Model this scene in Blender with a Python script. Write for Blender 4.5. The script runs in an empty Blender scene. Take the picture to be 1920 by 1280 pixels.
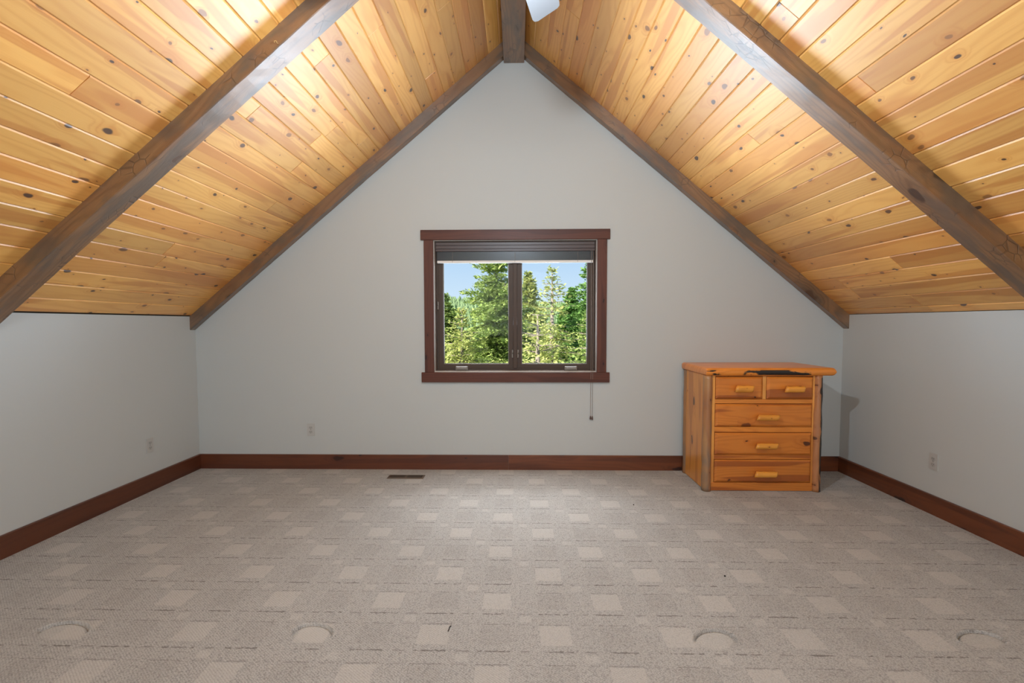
import bpy, bmesh, math, random
import numpy as np
from mathutils import Matrix, Vector, noise as mnoise

random.seed(7)
rng = np.random.default_rng(7)
SC = bpy.context.scene
COL = SC.collection

# ------------------------------------------------------------------ room constants (metres)
W = 2.8495          # half width
D = 4.1327          # gable wall with the window
YR = -2.6           # gable wall behind the camera
HE = 1.3682         # knee wall height
M = 0.8337          # roof slope
TH = math.atan(M)
ZRIDGE = HE + M * W

# ------------------------------------------------------------------ camera
def make_camera():
    f, pitch, yaw, roll, cx = 880.0, 0.0489, 0.0223, -0.0024, 0.0231
    def world(d):
        c, s = math.cos(pitch), math.sin(pitch)
        yr = c * d[1] + s * d[2]; z = -s * d[1] + c * d[2]
        c, s = math.cos(yaw), math.sin(yaw)
        return Vector((c * d[0] - s * yr, s * d[0] + c * yr, z))
    c, s = math.cos(roll), math.sin(roll)
    xa, ya, za = world((c, 0, s)), world((-s, 0, c)), -world((0, 1, 0))
    cam = bpy.data.cameras.new('camera')
    o = bpy.data.objects.new('camera', cam)
    COL.objects.link(o)
    m = Matrix((xa, ya, za)).transposed().to_4x4()
    m.translation = (cx, 0, 1.3)
    o.matrix_world = m
    cam.sensor_width = 36.0
    cam.lens = f * 36 / 1920
    cam.shift_x = (960 - 949.80) / 1920
    cam.shift_y = (649.31 - 640) / 1920
    cam.clip_start = 0.05
    cam.clip_end = 1000
    SC.camera = o
make_camera()

# ------------------------------------------------------------------ sky, sun, daylight, exposure
SC.view_settings.view_transform = 'Standard'
SC.view_settings.look = 'None'
SC.view_settings.gamma = 1.0
SC.view_settings.use_curve_mapping = False
SC.view_settings.exposure = 0.06
SC.cycles.max_bounces = 7
SC.cycles.diffuse_bounces = 4
SC.cycles.glossy_bounces = 3

def make_world():
    w = bpy.data.worlds.new('sky'); SC.world = w
    w.use_nodes = True
    nt = w.node_tree; nt.nodes.clear()
    out = nt.nodes.new('ShaderNodeOutputWorld')
    bg = nt.nodes.new('ShaderNodeBackground')
    tc = nt.nodes.new('ShaderNodeTexCoord')
    sp = nt.nodes.new('ShaderNodeSeparateXYZ')
    cr = nt.nodes.new('ShaderNodeValToRGB')
    nt.links.new(tc.outputs['Generated'], sp.inputs[0])
    nt.links.new(sp.outputs['Z'], cr.inputs[0])
    e = cr.color_ramp.elements
    e[0].position = 0.0; e[0].color = (0.78, 0.87, 0.96, 1)
    e[1].position = 0.16; e[1].color = (0.45, 0.67, 0.95, 1)
    n = cr.color_ramp.elements.new(0.06); n.color = (0.62, 0.79, 0.97, 1)
    n = cr.color_ramp.elements.new(1.0); n.color = (0.22, 0.42, 0.80, 1)
    nt.links.new(cr.outputs[0], bg.inputs[0])
    bg.inputs[1].default_value = 1.0
    nt.links.new(bg.outputs[0], out.inputs[0])
make_world()

def light(name, kind, loc, power, color, direction=None, **kw):
    l = bpy.data.lights.new(name, kind)
    l.energy = power; l.color = color
    for k, v in kw.items():
        setattr(l, k, v)
    o = bpy.data.objects.new(name, l)
    COL.objects.link(o)
    o.location = loc
    if direction is not None:
        o.rotation_euler = Vector(direction).to_track_quat('-Z', 'Y').to_euler()
    return o

# sun over the house onto the trees
light('sun', 'SUN', (0, 0, 20), 13.0, (1.0, 0.95, 0.82), direction=(0.62, 0.55, -0.62), angle=0.01)

def az_el(az, el):   # direction into the room; az from -Y towards +X
    a, e = math.radians(az), math.radians(el)
    return (math.sin(a) * math.cos(e), -math.cos(a) * math.cos(e), math.sin(e))
# daylight entering by the gable window (brighter than the view it frames)
DAY = (0.78, 0.92, 1.10)
for az in (-50, 50):
    light('window_daylight', 'AREA', (0.006, D + 0.16, 1.40), 20, DAY, direction=az_el(az, 28),
          shape='RECTANGLE', size=1.25, size_y=0.95, spread=math.radians(82))
light('window_daylight', 'AREA', (0.006, D + 0.16, 1.40), 10, (0.95, 0.98, 1.0), direction=az_el(0, -58),
      shape='RECTANGLE', size=1.25, size_y=0.95, spread=math.radians(80))
# fill light added behind the camera, just inside an added rear window
light('rear_fill', 'AREA', (0.0, YR + 0.05, 1.75), 78, (0.86, 0.97, 1.04), direction=(0, 1, 0),
      shape='RECTANGLE', size=1.9, size_y=1.5)

# ------------------------------------------------------------------ node helpers
class NT:
    def __init__(self, name):
        self.mat = bpy.data.materials.new(name)
        self.mat.use_nodes = True
        self.t = self.mat.node_tree
        self.t.nodes.clear()
        self.out = self.t.nodes.new('ShaderNodeOutputMaterial')
    def n(self, typ, **kw):
        nd = self.t.nodes.new(typ)
        for k, v in kw.items():
            setattr(nd, k, v)
        return nd
    def link(self, a, b):
        self.t.links.new(a, b)
    def val(self, sock, v):
        if hasattr(v, 'is_output'):
            self.link(v, sock)
        else:
            sock.default_value = v
    def math(self, op, a, b=0.0, c=0.0, clamp=False):
        nd = self.n('ShaderNodeMath', operation=op, use_clamp=clamp)
        self.val(nd.inputs[0], a); self.val(nd.inputs[1], b); self.val(nd.inputs[2], c)
        return nd.outputs[0]
    def mix(self, f, a, b, blend='MIX'):
        nd = self.n('ShaderNodeMix', data_type='RGBA', blend_type=blend)
        self.val(nd.inputs[0], f)
        self.val(nd.inputs[6], a if hasattr(a, 'is_output') else (*a, 1))
        self.val(nd.inputs[7], b if hasattr(b, 'is_output') else (*b, 1))
        return nd.outputs[2]
    def comb(self, x, y, z=0.0):
        nd = self.n('ShaderNodeCombineXYZ')
        self.val(nd.inputs[0], x); self.val(nd.inputs[1], y); self.val(nd.inputs[2], z)
        return nd.outputs[0]
    def noise(self, vec, scale=1.0, detail=2.0, rough=0.5, dist=0.0):
        nd = self.n('ShaderNodeTexNoise')
        self.link(vec, nd.inputs['Vector'])
        nd.inputs['Scale'].default_value = scale
        nd.inputs['Detail'].default_value = detail
        nd.inputs['Roughness'].default_value = rough
        nd.inputs['Distortion'].default_value = dist
        return nd.outputs[0]
    def vor(self, vec, scale=1.0, feature='F1', dims='3D', rnd=1.0):
        nd = self.n('ShaderNodeTexVoronoi', feature=feature, voronoi_dimensions=dims)
        self.link(vec, nd.inputs['Vector'])
        nd.inputs['Scale'].default_value = scale
        nd.inputs['Randomness'].default_value = rnd
        return nd
    def step(self, v, lo, hi):
        nd = self.n('ShaderNodeMapRange', interpolation_type='SMOOTHSTEP')
        self.val(nd.inputs[0], v)
        nd.inputs[1].default_value = lo; nd.inputs[2].default_value = hi
        return nd.outputs[0]
    def bsdf(self, color, rough=0.5, bump=None, bump_s=0.2, bump_d=0.002, spec=0.5, coat=0.0, coat_r=0.2, metal=0.0, sheen=0.0, normal=None):
        p = self.n('ShaderNodeBsdfPrincipled')
        self.val(p.inputs['Base Color'], color if hasattr(color, 'is_output') else (*color, 1))
        self.val(p.inputs['Roughness'], rough)
        p.inputs['Specular IOR Level'].default_value = spec
        p.inputs['Coat Weight'].default_value = coat
        p.inputs['Coat Roughness'].default_value = coat_r
        p.inputs['Metallic'].default_value = metal
        p.inputs['Sheen Weight'].default_value = sheen
        if bump is not None:
            b = self.n('ShaderNodeBump')
            b.inputs['Strength'].default_value = bump_s
            b.inputs['Distance'].default_value = bump_d
            self.link(bump, b.inputs['Height'])
            self.link(b.outputs[0], p.inputs['Normal'])
        self.link(p.outputs[0], self.out.inputs[0])
        return p

def srgb(r, g, b):
    def f(c):
        c /= 255
        return c / 12.92 if c <= 0.04045 else ((c + 0.055) / 1.055) ** 2.4
    return (f(r), f(g), f(b))

def plain(name, color, rough=0.5, metal=0.0, spec=0.5, coat=0.0):
    t = NT(name); t.bsdf(color, rough, metal=metal, spec=spec, coat=coat)
    return t.mat

def wood(name, light_c, dark_c, heart_c, knot_c, axis=1, across=0, knots=0.5, knot_cell=(0.12, 0.22), heart=0.6,
         grain=1.0, rough=0.4, coat=0.5, coat_r=0.22, tone=0.25, spec=0.5, bump_s=0.25, bark=None, hewn=0.0, grey=None, coat_ior=1.5):
    """Timber: grain runs along object axis `axis`; knots, heartwood streaks, ring figure; every object gets its own piece of the tree."""
    t = NT(name)
    tc = t.n('ShaderNodeTexCoord'); sp = t.n('ShaderNodeSeparateXYZ'); t.link(tc.outputs['Object'], sp.inputs[0])
    oi = t.n('ShaderNodeObjectInfo'); rnd = oi.outputs['Random']
    third = 3 - axis - across
    a = t.math('ADD', sp.outputs[across], t.math('MULTIPLY', rnd, 31.7))
    a = t.math('ADD', a, t.math('MULTIPLY', sp.outputs[third], 0.7))
    l = t.math('ADD', sp.outputs[axis], t.math('MULTIPLY', rnd, 77.3))
    # knots
    warp = t.noise(t.comb(a, l), 14.0, 1.0)
    wv = t.math('MULTIPLY', t.math('SUBTRACT', warp, 0.5), 0.22)
    kv = t.vor(t.comb(t.math('ADD', t.math('DIVIDE', a, knot_cell[0]), wv), t.math('ADD', t.math('DIVIDE', l, knot_cell[1]), wv)), 1.0, dims='2D')
    csep = t.n('ShaderNodeSeparateColor'); t.link(kv.outputs['Color'], csep.inputs[0])
    has = t.math('GREATER_THAN', csep.outputs[0], 1.0 - knots)
    size = t.math('ADD', 0.036, t.math('MULTIPLY', t.math('POWER', csep.outputs[1], 2.6), 0.15))
    kd = t.math('DIVIDE', kv.outputs['Distance'], size)
    core = t.math('MULTIPLY', has, t.math('SUBTRACT', 1.0, t.step(kd, 0.65, 1.05)))
    halo = t.math('MULTIPLY', has, t.math('SUBTRACT', 1.0, t.step(kd, 0.9, 3.4)))
    # ring figure bending round the knots
    low = t.noise(t.comb(t.math('MULTIPLY', a, 6.0), t.math('MULTIPLY', l, 0.9)), 1.0, 2.0, 0.45)
    g = t.math('ADD', t.math('MULTIPLY', a, 26.0), t.math('MULTIPLY', low, 9.0))
    g = t.math('ADD', g, t.math('MULTIPLY', halo, 1.6))
    ring = t.math('ADD', t.math('MULTIPLY', t.math('SINE', t.math('MULTIPLY', g, 6.283)), 0.5), 0.5)
    ring = t.math('POWER', ring, 2.2)
    fine = t.noise(t.comb(t.math('MULTIPLY', a, 420.0), t.math('MULTIPLY', l, 7.0)), 1.0, 2.0)
    f = t.math('ADD', t.math('MULTIPLY', ring, 0.38 * grain), t.math('MULTIPLY', t.math('SUBTRACT', fine, 0.35), 0.55 * grain), clamp=True)
    f = t.math('ADD', f, t.math('MULTIPLY', halo, 0.45), clamp=True)
    col = t.mix(f, light_c, dark_c)
    # heartwood streaks
    hn = t.noise(t.comb(t.math('MULTIPLY', a, 13.0), t.math('MULTIPLY', l, 0.75)), 1.0, 1.5, 0.4)
    hm = t.math('MULTIPLY', t.step(hn, 0.55, 0.60), heart)
    col = t.mix(hm, col, heart_c)
    # board to board tone
    r2 = t.math('FRACT', t.math('MULTIPLY', rnd, 7.919))
    tn = t.math('ADD', 1.0 - tone * 0.6, t.math('MULTIPLY', r2, tone))
    r3 = t.math('FRACT', t.math('MULTIPLY', rnd, 13.37))
    col = t.mix(t.math('MULTIPLY', t.math('GREATER_THAN', r3, 0.72), 0.45 * min(1, tone * 4)), col, heart_c)
    vm = t.n('ShaderNodeVectorMath', operation='SCALE'); t.link(col, vm.inputs[0]); t.link(tn, vm.inputs['Scale'])
    col = vm.outputs[0]
    if grey is not None:
        gn = t.noise(t.comb(t.math('MULTIPLY', a, 9.0), t.math('MULTIPLY', l, 2.2)), 1.0, 3.0, 0.6)
        col = t.mix(t.math('MULTIPLY', t.step(gn, 0.45, 0.62), 0.75), col, grey)
    kc = t.mix(t.step(csep.outputs[2], 0.35, 0.9), knot_c, tuple(0.45 * q for q in heart_c))
    col = t.mix(t.math('MULTIPLY', core, 0.95), col, kc)
    if bark is not None:
        bn = t.noise(t.comb(t.math('MULTIPLY', a, bark[1]), t.math('MULTIPLY', l, bark[2])), 1.0, 4.0, 0.62)
        bm = t.step(bn, bark[3], bark[3] + 0.05)
        if bark[4] is not None:   # only where the face turns outwards (live edge)
            bm = t.math('MULTIPLY', bm, t.step(sp.outputs[bark[4][0]], bark[4][1], bark[4][2]))
            if len(bark[4]) > 3:
                bm = t.math('MULTIPLY', bm, t.step(sp.outputs[bark[4][3]], bark[4][4], bark[4][5]))
        col = t.mix(bm, col, bark[0])
    h = t.math('ADD', t.math('MULTIPLY', fine, 0.4), t.math('MULTIPLY', core, -0.5))
    if hewn:
        hw = t.noise(t.comb(t.math('MULTIPLY', a, 30.0), t.math('MULTIPLY', l, 11.0)), 1.0, 4.0, 0.65, 0.6)
        nick = t.vor(t.comb(t.math('MULTIPLY', a, 26.0), t.math('MULTIPLY', l, 15.0)), 1.0, feature='DISTANCE_TO_EDGE')
        nk = t.math('SUBTRACT', 1.0, t.step(nick.outputs['Distance'], 0.0, 0.07))
        sel = t.step(t.noise(t.comb(t.math('MULTIPLY', a, 8.0), t.math('MULTIPLY', l, 4.0)), 1.0, 2.0), 0.56, 0.64)
        nk = t.math('MULTIPLY', nk, sel)
        h = t.math('ADD', h, t.math('MULTIPLY', hw, 1.6 * hewn))
        h = t.math('SUBTRACT', h, t.math('MULTIPLY', nk, 1.2 * hewn))
        col = t.mix(t.math('MULTIPLY', nk, 0.5), col, tuple(c * 0.35 for c in dark_c))
    t.bsdf(col, rough, bump=h, bump_s=bump_s, bump_d=0.0015 if not hewn else 0.003, coat=coat, coat_r=coat_r, spec=spec).inputs['Coat IOR'].default_value = coat_ior
    return t.mat

# ------------------------------------------------------------------ materials
MT = {}
MT['pine'] = wood('varnished_knotty_pine', (0.84, 0.44, 0.105), (0.68, 0.275, 0.042), (0.60, 0.215, 0.032), (0.045, 0.016, 0.007),
                  axis=1, across=0, knots=0.50, knot_cell=(0.10, 0.17), heart=0.65, rough=0.5, coat=1.0, coat_r=0.42, tone=0.36, coat_ior=1.65)
MT['beam'] = wood('dark_stained_beam', (0.26, 0.132, 0.055), (0.085, 0.043, 0.019), (0.18, 0.068, 0.022), (0.012, 0.008, 0.006),
                  axis=1, across=0, knots=0.25, knot_cell=(0.16, 0.4), heart=0.4, rough=0.5, coat=0.9, coat_r=0.38, tone=0.1, coat_ior=1.7,
                  hewn=0.8, grey=(0.092, 0.068, 0.050), bump_s=0.6)
MT['redwood'] = wood('red_brown_stained_trim', (0.185, 0.052, 0.016), (0.105, 0.027, 0.009), (0.068, 0.017, 0.008), (0.012, 0.005, 0.005),
                     axis=1, across=2, knots=0.4, knot_cell=(0.14, 0.35), heart=0.5, rough=0.42, coat=0.25, coat_r=0.3, tone=0.3)
MT['casing_h'] = wood('red_brown_casing', (0.108, 0.033, 0.018), (0.070, 0.021, 0.012), (0.048, 0.015, 0.010), (0.018, 0.009, 0.009),
                      axis=0, across=2, knots=0.4, knot_cell=(0.14, 0.3), heart=0.5, rough=0.5, coat=0.08, coat_r=0.35, tone=0.15, spec=0.3)
MT['casing_v'] = wood('red_brown_casing_upright', (0.108, 0.033, 0.018), (0.070, 0.021, 0.012), (0.048, 0.015, 0.010), (0.018, 0.009, 0.009),
                      axis=2, across=0, knots=0.4, knot_cell=(0.14, 0.3), heart=0.5, rough=0.5, coat=0.08, coat_r=0.35, tone=0.15, spec=0.3)
HONEY = dict(light_c=(0.80, 0.275, 0.038), dark_c=(0.56, 0.155, 0.017), heart_c=(0.32, 0.075, 0.014), knot_c=(0.035, 0.012, 0.006))
MT['honey_x'] = wood('honey_pine_drawer', axis=0, across=2, knots=0.32, knot_cell=(0.16, 0.24), heart=0.75, rough=0.4, coat=0.35, tone=0.16, **HONEY)
MT['honey_z'] = wood('honey_pine_panel', axis=2, across=1, knots=0.3, knot_cell=(0.14, 0.3), heart=0.5, rough=0.4, coat=0.35, tone=0.1, light_c=(0.82, 0.36, 0.075), dark_c=(0.62, 0.23, 0.035), heart_c=(0.40, 0.12, 0.02), knot_c=(0.035, 0.012, 0.006))
MT['honey_top'] = wood('honey_pine_slab', axis=0, across=1, knots=0.2, knot_cell=(0.2, 0.4), heart=0.3, rough=0.38, coat=0.45, tone=0.05,
                       bark=((0.018, 0.013, 0.010), 24.0, 3.2, 0.50, (1, -0.249, -0.257, 2, 0.017, 0.011)), **HONEY)
MT['honey_pull'] = wood('honey_pine_pull', axis=0, across=2, knots=0.5, knot_cell=(0.05, 0.10), heart=0.2, rough=0.35, coat=0.2, tone=0.15, spec=0.3,
                        light_c=(0.85, 0.37, 0.06), dark_c=(0.62, 0.22, 0.03), heart_c=(0.3, 0.1, 0.02), knot_c=(0.03, 0.012, 0.006))
MT['log'] = wood('peeled_log', (0.42, 0.215, 0.085), (0.27, 0.125, 0.05), (0.30, 0.105, 0.04), (0.03, 0.014, 0.009), axis=2, across=0,
                 knots=0.5, knot_cell=(0.08, 0.16), heart=0.5, rough=0.45, coat=0.3, tone=0.1, grey=(0.20, 0.145, 0.105), bump_s=0.5)
MT['log_bark'] = wood('peeled_log_with_bark', (0.50, 0.22, 0.085), (0.36, 0.14, 0.05), (0.34, 0.105, 0.04), (0.03, 0.014, 0.009), axis=2, across=0,
                      knots=0.5, knot_cell=(0.08, 0.16), heart=0.4, rough=0.45, coat=0.3, tone=0.1, bump_s=0.5,
                      bark=((0.022, 0.020, 0.018), 20.0, 6.0, 0.42, (0, 0.000, 0.012)))

def mk_wall():
    t = NT('greige_wall_paint')
    tc = t.n('ShaderNodeTexCoord')
    n1 = t.noise(tc.outputs['Object'], 90.0, 3.0, 0.55)
    n2 = t.noise(tc.outputs['Object'], 1.3, 2.0)
    col = t.mix(n2, (0.500, 0.520, 0.512), (0.520, 0.540, 0.532))
    t.bsdf(col, 0.62, bump=n1, bump_s=0.12, bump_d=0.002, spec=0.3)
    return t.mat
MT['wall'] = mk_wall()

def mk_carpet():
    t = NT('patterned_loop_carpet')
    tc = t.n('ShaderNodeTexCoord'); sp = t.n('ShaderNodeSeparateXYZ'); t.link(tc.outputs['Object'], sp.inputs[0])
    wob = t.noise(tc.outputs['Object'], 60.0, 1.0)
    wv = t.math('MULTIPLY', t.math('SUBTRACT', wob, 0.5), 0.012)
    x = t.math('ADD', sp.outputs[0], wv); y = t.math('ADD', sp.outputs[1], wv)
    u = t.math('DIVIDE', t.math('ADD', x, 0.137), 0.2545)
    v = t.math('DIVIDE', t.math('SUBTRACT', y, 3.037), 0.24)
    iu, iv = t.math('FLOOR', u), t.math('FLOOR', v)
    fu, fv = t.math('SUBTRACT', u, iu), t.math('SUBTRACT', v, iv)
    par = t.math('FLOORED_MODULO', t.math('ADD', iu, iv), 2.0)
    inx = t.math('LESS_THAN', fu, 0.51); iny = t.math('LESS_THAN', fv, 0.51)
    sq = t.math('MULTIPLY', inx, iny)
    lightsq = t.math('MULTIPLY', sq, t.math('SUBTRACT', 1.0, par))
    darksq = t.math('MULTIPLY', sq, par)
    def band(val, c, h):
        return t.math('LESS_THAN', t.math('ABSOLUTE', t.math('SUBTRACT', val, c)), h)
    gapx = band(fu, 0.77, 0.10)
    seg = t.math('MAXIMUM', inx, t.math('MULTIPLY', gapx, 0.6))
    ds = t.math('MULTIPLY', seg, t.math('MAXIMUM', band(fv, 0.85, 0.016), t.math('MULTIPLY', band(fv, 0.545, 0.014), 0.6)))
    brk = t.step(t.noise(tc.outputs['Object'], 33.0, 2.0), 0.36, 0.52)
    ds = t.math('MULTIPLY', ds, brk)
    small = t.math('MULTIPLY', t.math('MULTIPLY', gapx, band(fv, 0.70, 0.09)), par)
    # loops laid in a slanting twill, swinging to the other hand every repeat
    big = t.noise(tc.outputs['Object'], 1.7, 1.0)
    loops = t.vor(tc.outputs['Object'], 170.0)
    ld = loops.outputs['Distance']
    tw = t.math('SINE', t.math('MULTIPLY', t.math('ADD', t.math('MULTIPLY', sp.outputs[0], 0.8), sp.outputs[1]), 6.283 / 0.011))
    tw = t.math('ADD', t.math('MULTIPLY', tw, 0.5), 0.5)
    fl = t.noise(tc.outputs['Object'], 260.0, 2.0, 0.7)
    pile = t.math('ADD', t.math('MULTIPLY', ld, 0.75), t.math('ADD', t.math('MULTIPLY', tw, 0.22), t.math('MULTIPLY', t.math('SUBTRACT', fl, 0.5), 0.9)))
    col = t.mix(t.math('SUBTRACT', pile, 0.12, clamp=True), (0.490, 0.478, 0.458), (0.178, 0.171, 0.162))
    col = t.mix(t.math('MULTIPLY', darksq, 0.13), col, (0.20, 0.180, 0.165))
    lightcol = t.mix(t.math('MULTIPLY', tw, 0.35), (0.535, 0.515, 0.485), (0.33, 0.295, 0.265))
    col = t.mix(t.math('MULTIPLY', lightsq, 0.48), col, lightcol)
    col = t.mix(t.math('MULTIPLY', small, 0.30), col, (0.535, 0.515, 0.485))
    col = t.mix(t.math('MULTIPLY', ds, 0.62), col, (0.075, 0.060, 0.050))
    cr = t.n('ShaderNodeAttribute', attribute_name='crushed')     # pile pressed flat by furniture feet
    col = t.mix(t.math('MULTIPLY', cr.outputs['Fac'], 0.45), col, (0.50, 0.485, 0.455))
    vm = t.n('ShaderNodeVectorMath', operation='SCALE'); t.link(col, vm.inputs[0])
    t.link(t.math('ADD', 0.93, t.math('MULTIPLY', big, 0.14)), vm.inputs['Scale'])
    h = t.math('ADD', t.math('MULTIPLY', ld, -1.0), t.math('MULTIPLY', ds, -0.8))
    t.bsdf(vm.outputs[0], 0.95, bump=h, bump_s=0.5, bump_d=0.003, spec=0.1, sheen=0.15)
    return t.mat
MT['carpet'] = mk_carpet()

MT['bronze'] = plain('bronze_window_frame', (0.072, 0.047, 0.034), 0.5, spec=0.25)
MT['pale_frame'] = plain('pale_frame_liner', (0.50, 0.46, 0.41), 0.45)
MT['hardware'] = plain('tan_window_hardware', (0.20, 0.175, 0.15), 0.35)
MT['blind_wood'] = plain('dark_brown_blind', (0.060, 0.036, 0.032), 0.40)
MT['blind_slat'] = plain('charcoal_blind_slat', (0.040, 0.044, 0.050), 0.32)
MT['blind_rail'] = plain('pale_blind_rail', (0.75, 0.72, 0.68), 0.5)
MT['cord'] = plain('taupe_cord', (0.24, 0.19, 0.16), 0.8)
MT['tassel'] = plain('brown_wood_tassel', (0.095, 0.045, 0.03), 0.4)
MT['plate'] = plain('almond_outlet_plate', (0.48, 0.475, 0.455), 0.4)
MT['recept'] = plain('almond_receptacle', (0.43, 0.42, 0.40), 0.4)
MT['slot'] = plain('black_slot', (0.02, 0.02, 0.02), 0.6)
MT['register'] = plain('brown_metal_register', (0.17, 0.125, 0.09), 0.4, metal=0.3)
MT['duct'] = plain('dark_duct', (0.012, 0.010, 0.008), 0.9)
MT['white_metal'] = plain('brushed_fan_metal', (0.42, 0.41, 0.40), 0.35, metal=0.8)
MT['blade'] = plain('pale_grey_fan_blade', (0.26, 0.26, 0.275), 0.32)
MT['blade_edge'] = plain('maple_blade_edge', (0.45, 0.32, 0.15), 0.4)
MT['dark_shell'] = plain('roof_sheathing', (0.10, 0.07, 0.045), 0.9)
MT['lint'] = plain('dark_lint', (0.02, 0.016, 0.014), 0.9)
MT['brass'] = plain('brass_hook', (0.75, 0.55, 0.25), 0.35, metal=0.6)
MT['trunk'] = plain('grey_conifer_bark', (0.23, 0.19, 0.16), 0.9)
MT['ground'] = plain('meadow_ground', (0.20, 0.24, 0.08), 0.95)

def mk_glass():
    t = NT('window_glass')
    tr = t.n('ShaderNodeBsdfTransparent'); tr.inputs[0].default_value = (0.97, 0.98, 0.975, 1)
    gl = t.n('ShaderNodeBsdfGlossy'); gl.inputs['Roughness'].default_value = 0.02
    fr = t.n('ShaderNodeFresnel'); fr.inputs[0].default_value = 1.10
    mx = t.n('ShaderNodeMixShader')
    t.link(fr.outputs[0], mx.inputs[0]); t.link(tr.outputs[0], mx.inputs[1]); t.link(gl.outputs[0], mx.inputs[2])
    t.link(mx.outputs[0], t.out.inputs[0])
    return t.mat
MT['glass'] = mk_glass()

def mk_leaf(name, c1, c2):
    t = NT(name)
    tc = t.n('ShaderNodeTexCoord')
    n1 = t.noise(tc.outputs['Object'], 3.5, 3.0, 0.7)
    n2 = t.noise(tc.outputs['Object'], 30.0, 1.0)
    f = t.math('ADD', t.math('MULTIPLY', t.step(n1, 0.35, 0.65), 0.6), t.math('MULTIPLY', n2, 0.4))
    col = t.mix(f, c1, c2)
    d = t.n('ShaderNodeBsdfDiffuse'); t.link(col, d.inputs[0])
    tl = t.n('ShaderNodeBsdfTranslucent'); t.link(col, tl.inputs[0])
    mx = t.n('ShaderNodeMixShader'); mx.inputs[0].default_value = 0.35
    t.link(d.outputs[0], mx.inputs[1]); t.link(tl.outputs[0], mx.inputs[2])
    t.link(mx.outputs[0], t.out.inputs[0])
    return t.mat
MT['leaf_green'] = mk_leaf('fir_needles_green', (0.15, 0.24, 0.06), (0.48, 0.56, 0.19))
MT['leaf_yellow'] = mk_leaf('fir_needles_yellow_green', (0.22, 0.29, 0.07), (0.62, 0.62, 0.24))
MT['leaf_dark'] = mk_leaf('fir_needles_dark', (0.09, 0.21, 0.06), (0.30, 0.47, 0.14))
MT['leaf_far'] = mk_leaf('far_forest_needles', (0.17, 0.27, 0.14), (0.36, 0.46, 0.24))

# ------------------------------------------------------------------ object helpers
def link(name, verts, faces, mat, parent=None, matrix=None, smooth=False):
    me = bpy.data.meshes.new(name)
    me.from_pydata([tuple(v) for v in verts], [], faces)
    bm = bmesh.new(); bm.from_mesh(me)
    bmesh.ops.recalc_face_normals(bm, faces=bm.faces)
    bm.to_mesh(me); bm.free()
    return link_me(name, me, mat, parent, matrix, smooth)

def link_me(name, me, mat, parent=None, matrix=None, smooth=False):
    if mat is not None and not me.materials:
        me.materials.append(mat)
    if smooth:
        for p in me.polygons:
            p.use_smooth = True
    o = bpy.data.objects.new(name, me)
    COL.objects.link(o)
    if parent is not None:
        o.parent = parent
    if matrix is not None:
        o.matrix_local = matrix
    return o

def from_bm(name, bm, mat, parent=None, matrix=None, smooth=False):
    me = bpy.data.meshes.new(name)
    bmesh.ops.recalc_face_normals(bm, faces=bm.faces)
    bm.to_mesh(me); bm.free()
    return link_me(name, me, mat, parent, matrix, smooth)

def tag(o, label=None, cat=None, group=None, kind=None):
    if label: o['label'] = label
    if cat: o['category'] = cat
    if group: o['group'] = group
    if kind: o['kind'] = kind
    return o

def empty(name, loc=(0, 0, 0), rz=0.0):
    o = bpy.data.objects.new(name, None)
    COL.objects.link(o)
    o.location = loc
    o.rotation_euler = (0, 0, rz)
    o.empty_display_size = 0.1
    return o

BOXF = [(0, 1, 2, 3), (7, 6, 5, 4), (0, 4, 5, 1), (1, 5, 6, 2), (2, 6, 7, 3), (3, 7, 4, 0)]
def box_verts(x0, x1, y0, y1, z0, z1):
    return [(x0, y0, z0), (x1, y0, z0), (x1, y1, z0), (x0, y1, z0), (x0, y0, z1), (x1, y0, z1), (x1, y1, z1), (x0, y1, z1)]

def bm_box(bm, x0, x1, y0, y1, z0, z1):
    vs = [bm.verts.new(v) for v in box_verts(x0, x1, y0, y1, z0, z1)]
    for f in BOXF:
        bm.faces.new([vs[i] for i in f])
    return vs

def box(name, x0, x1, y0, y1, z0, z1, mat, parent=None, bevel=0.0, seg=2, centred=True):
    """A box whose object origin is its own centre, so each piece carries its own cut of the grain."""
    c = Vector(((x0 + x1) / 2, (y0 + y1) / 2, (z0 + z1) / 2)) if centred else Vector((0, 0, 0))
    bm = bmesh.new()
    bm_box(bm, x0 - c.x, x1 - c.x, y0 - c.y, y1 - c.y, z0 - c.z, z1 - c.z)
    if bevel:
        bmesh.ops.bevel(bm, geom=bm.edges[:], offset=bevel, segments=seg, affect='EDGES', profile=0.5)
    o = from_bm(name, bm, mat, parent)
    o.location = c
    return o

def lathe(name, profile, mat, parent=None, n=24, loc=(0, 0, 0), smooth=True):
    verts, faces = [], []
    for r, z in profile:
        for k in range(n):
            a = 2 * math.pi * k / n
            verts.append((r * math.cos(a), r * math.sin(a), z))
    for i in range(len(profile) - 1):
        for k in range(n):
            faces.append((i * n + k, i * n + (k + 1) % n, (i + 1) * n + (k + 1) % n, (i + 1) * n + k))
    faces.append(tuple(range(n))[::-1]); faces.append(tuple((len(profile) - 1) * n + k for k in range(n)))
    o = link(name, verts, faces, mat, parent, smooth=smooth)
    o.location = loc
    return o

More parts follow.
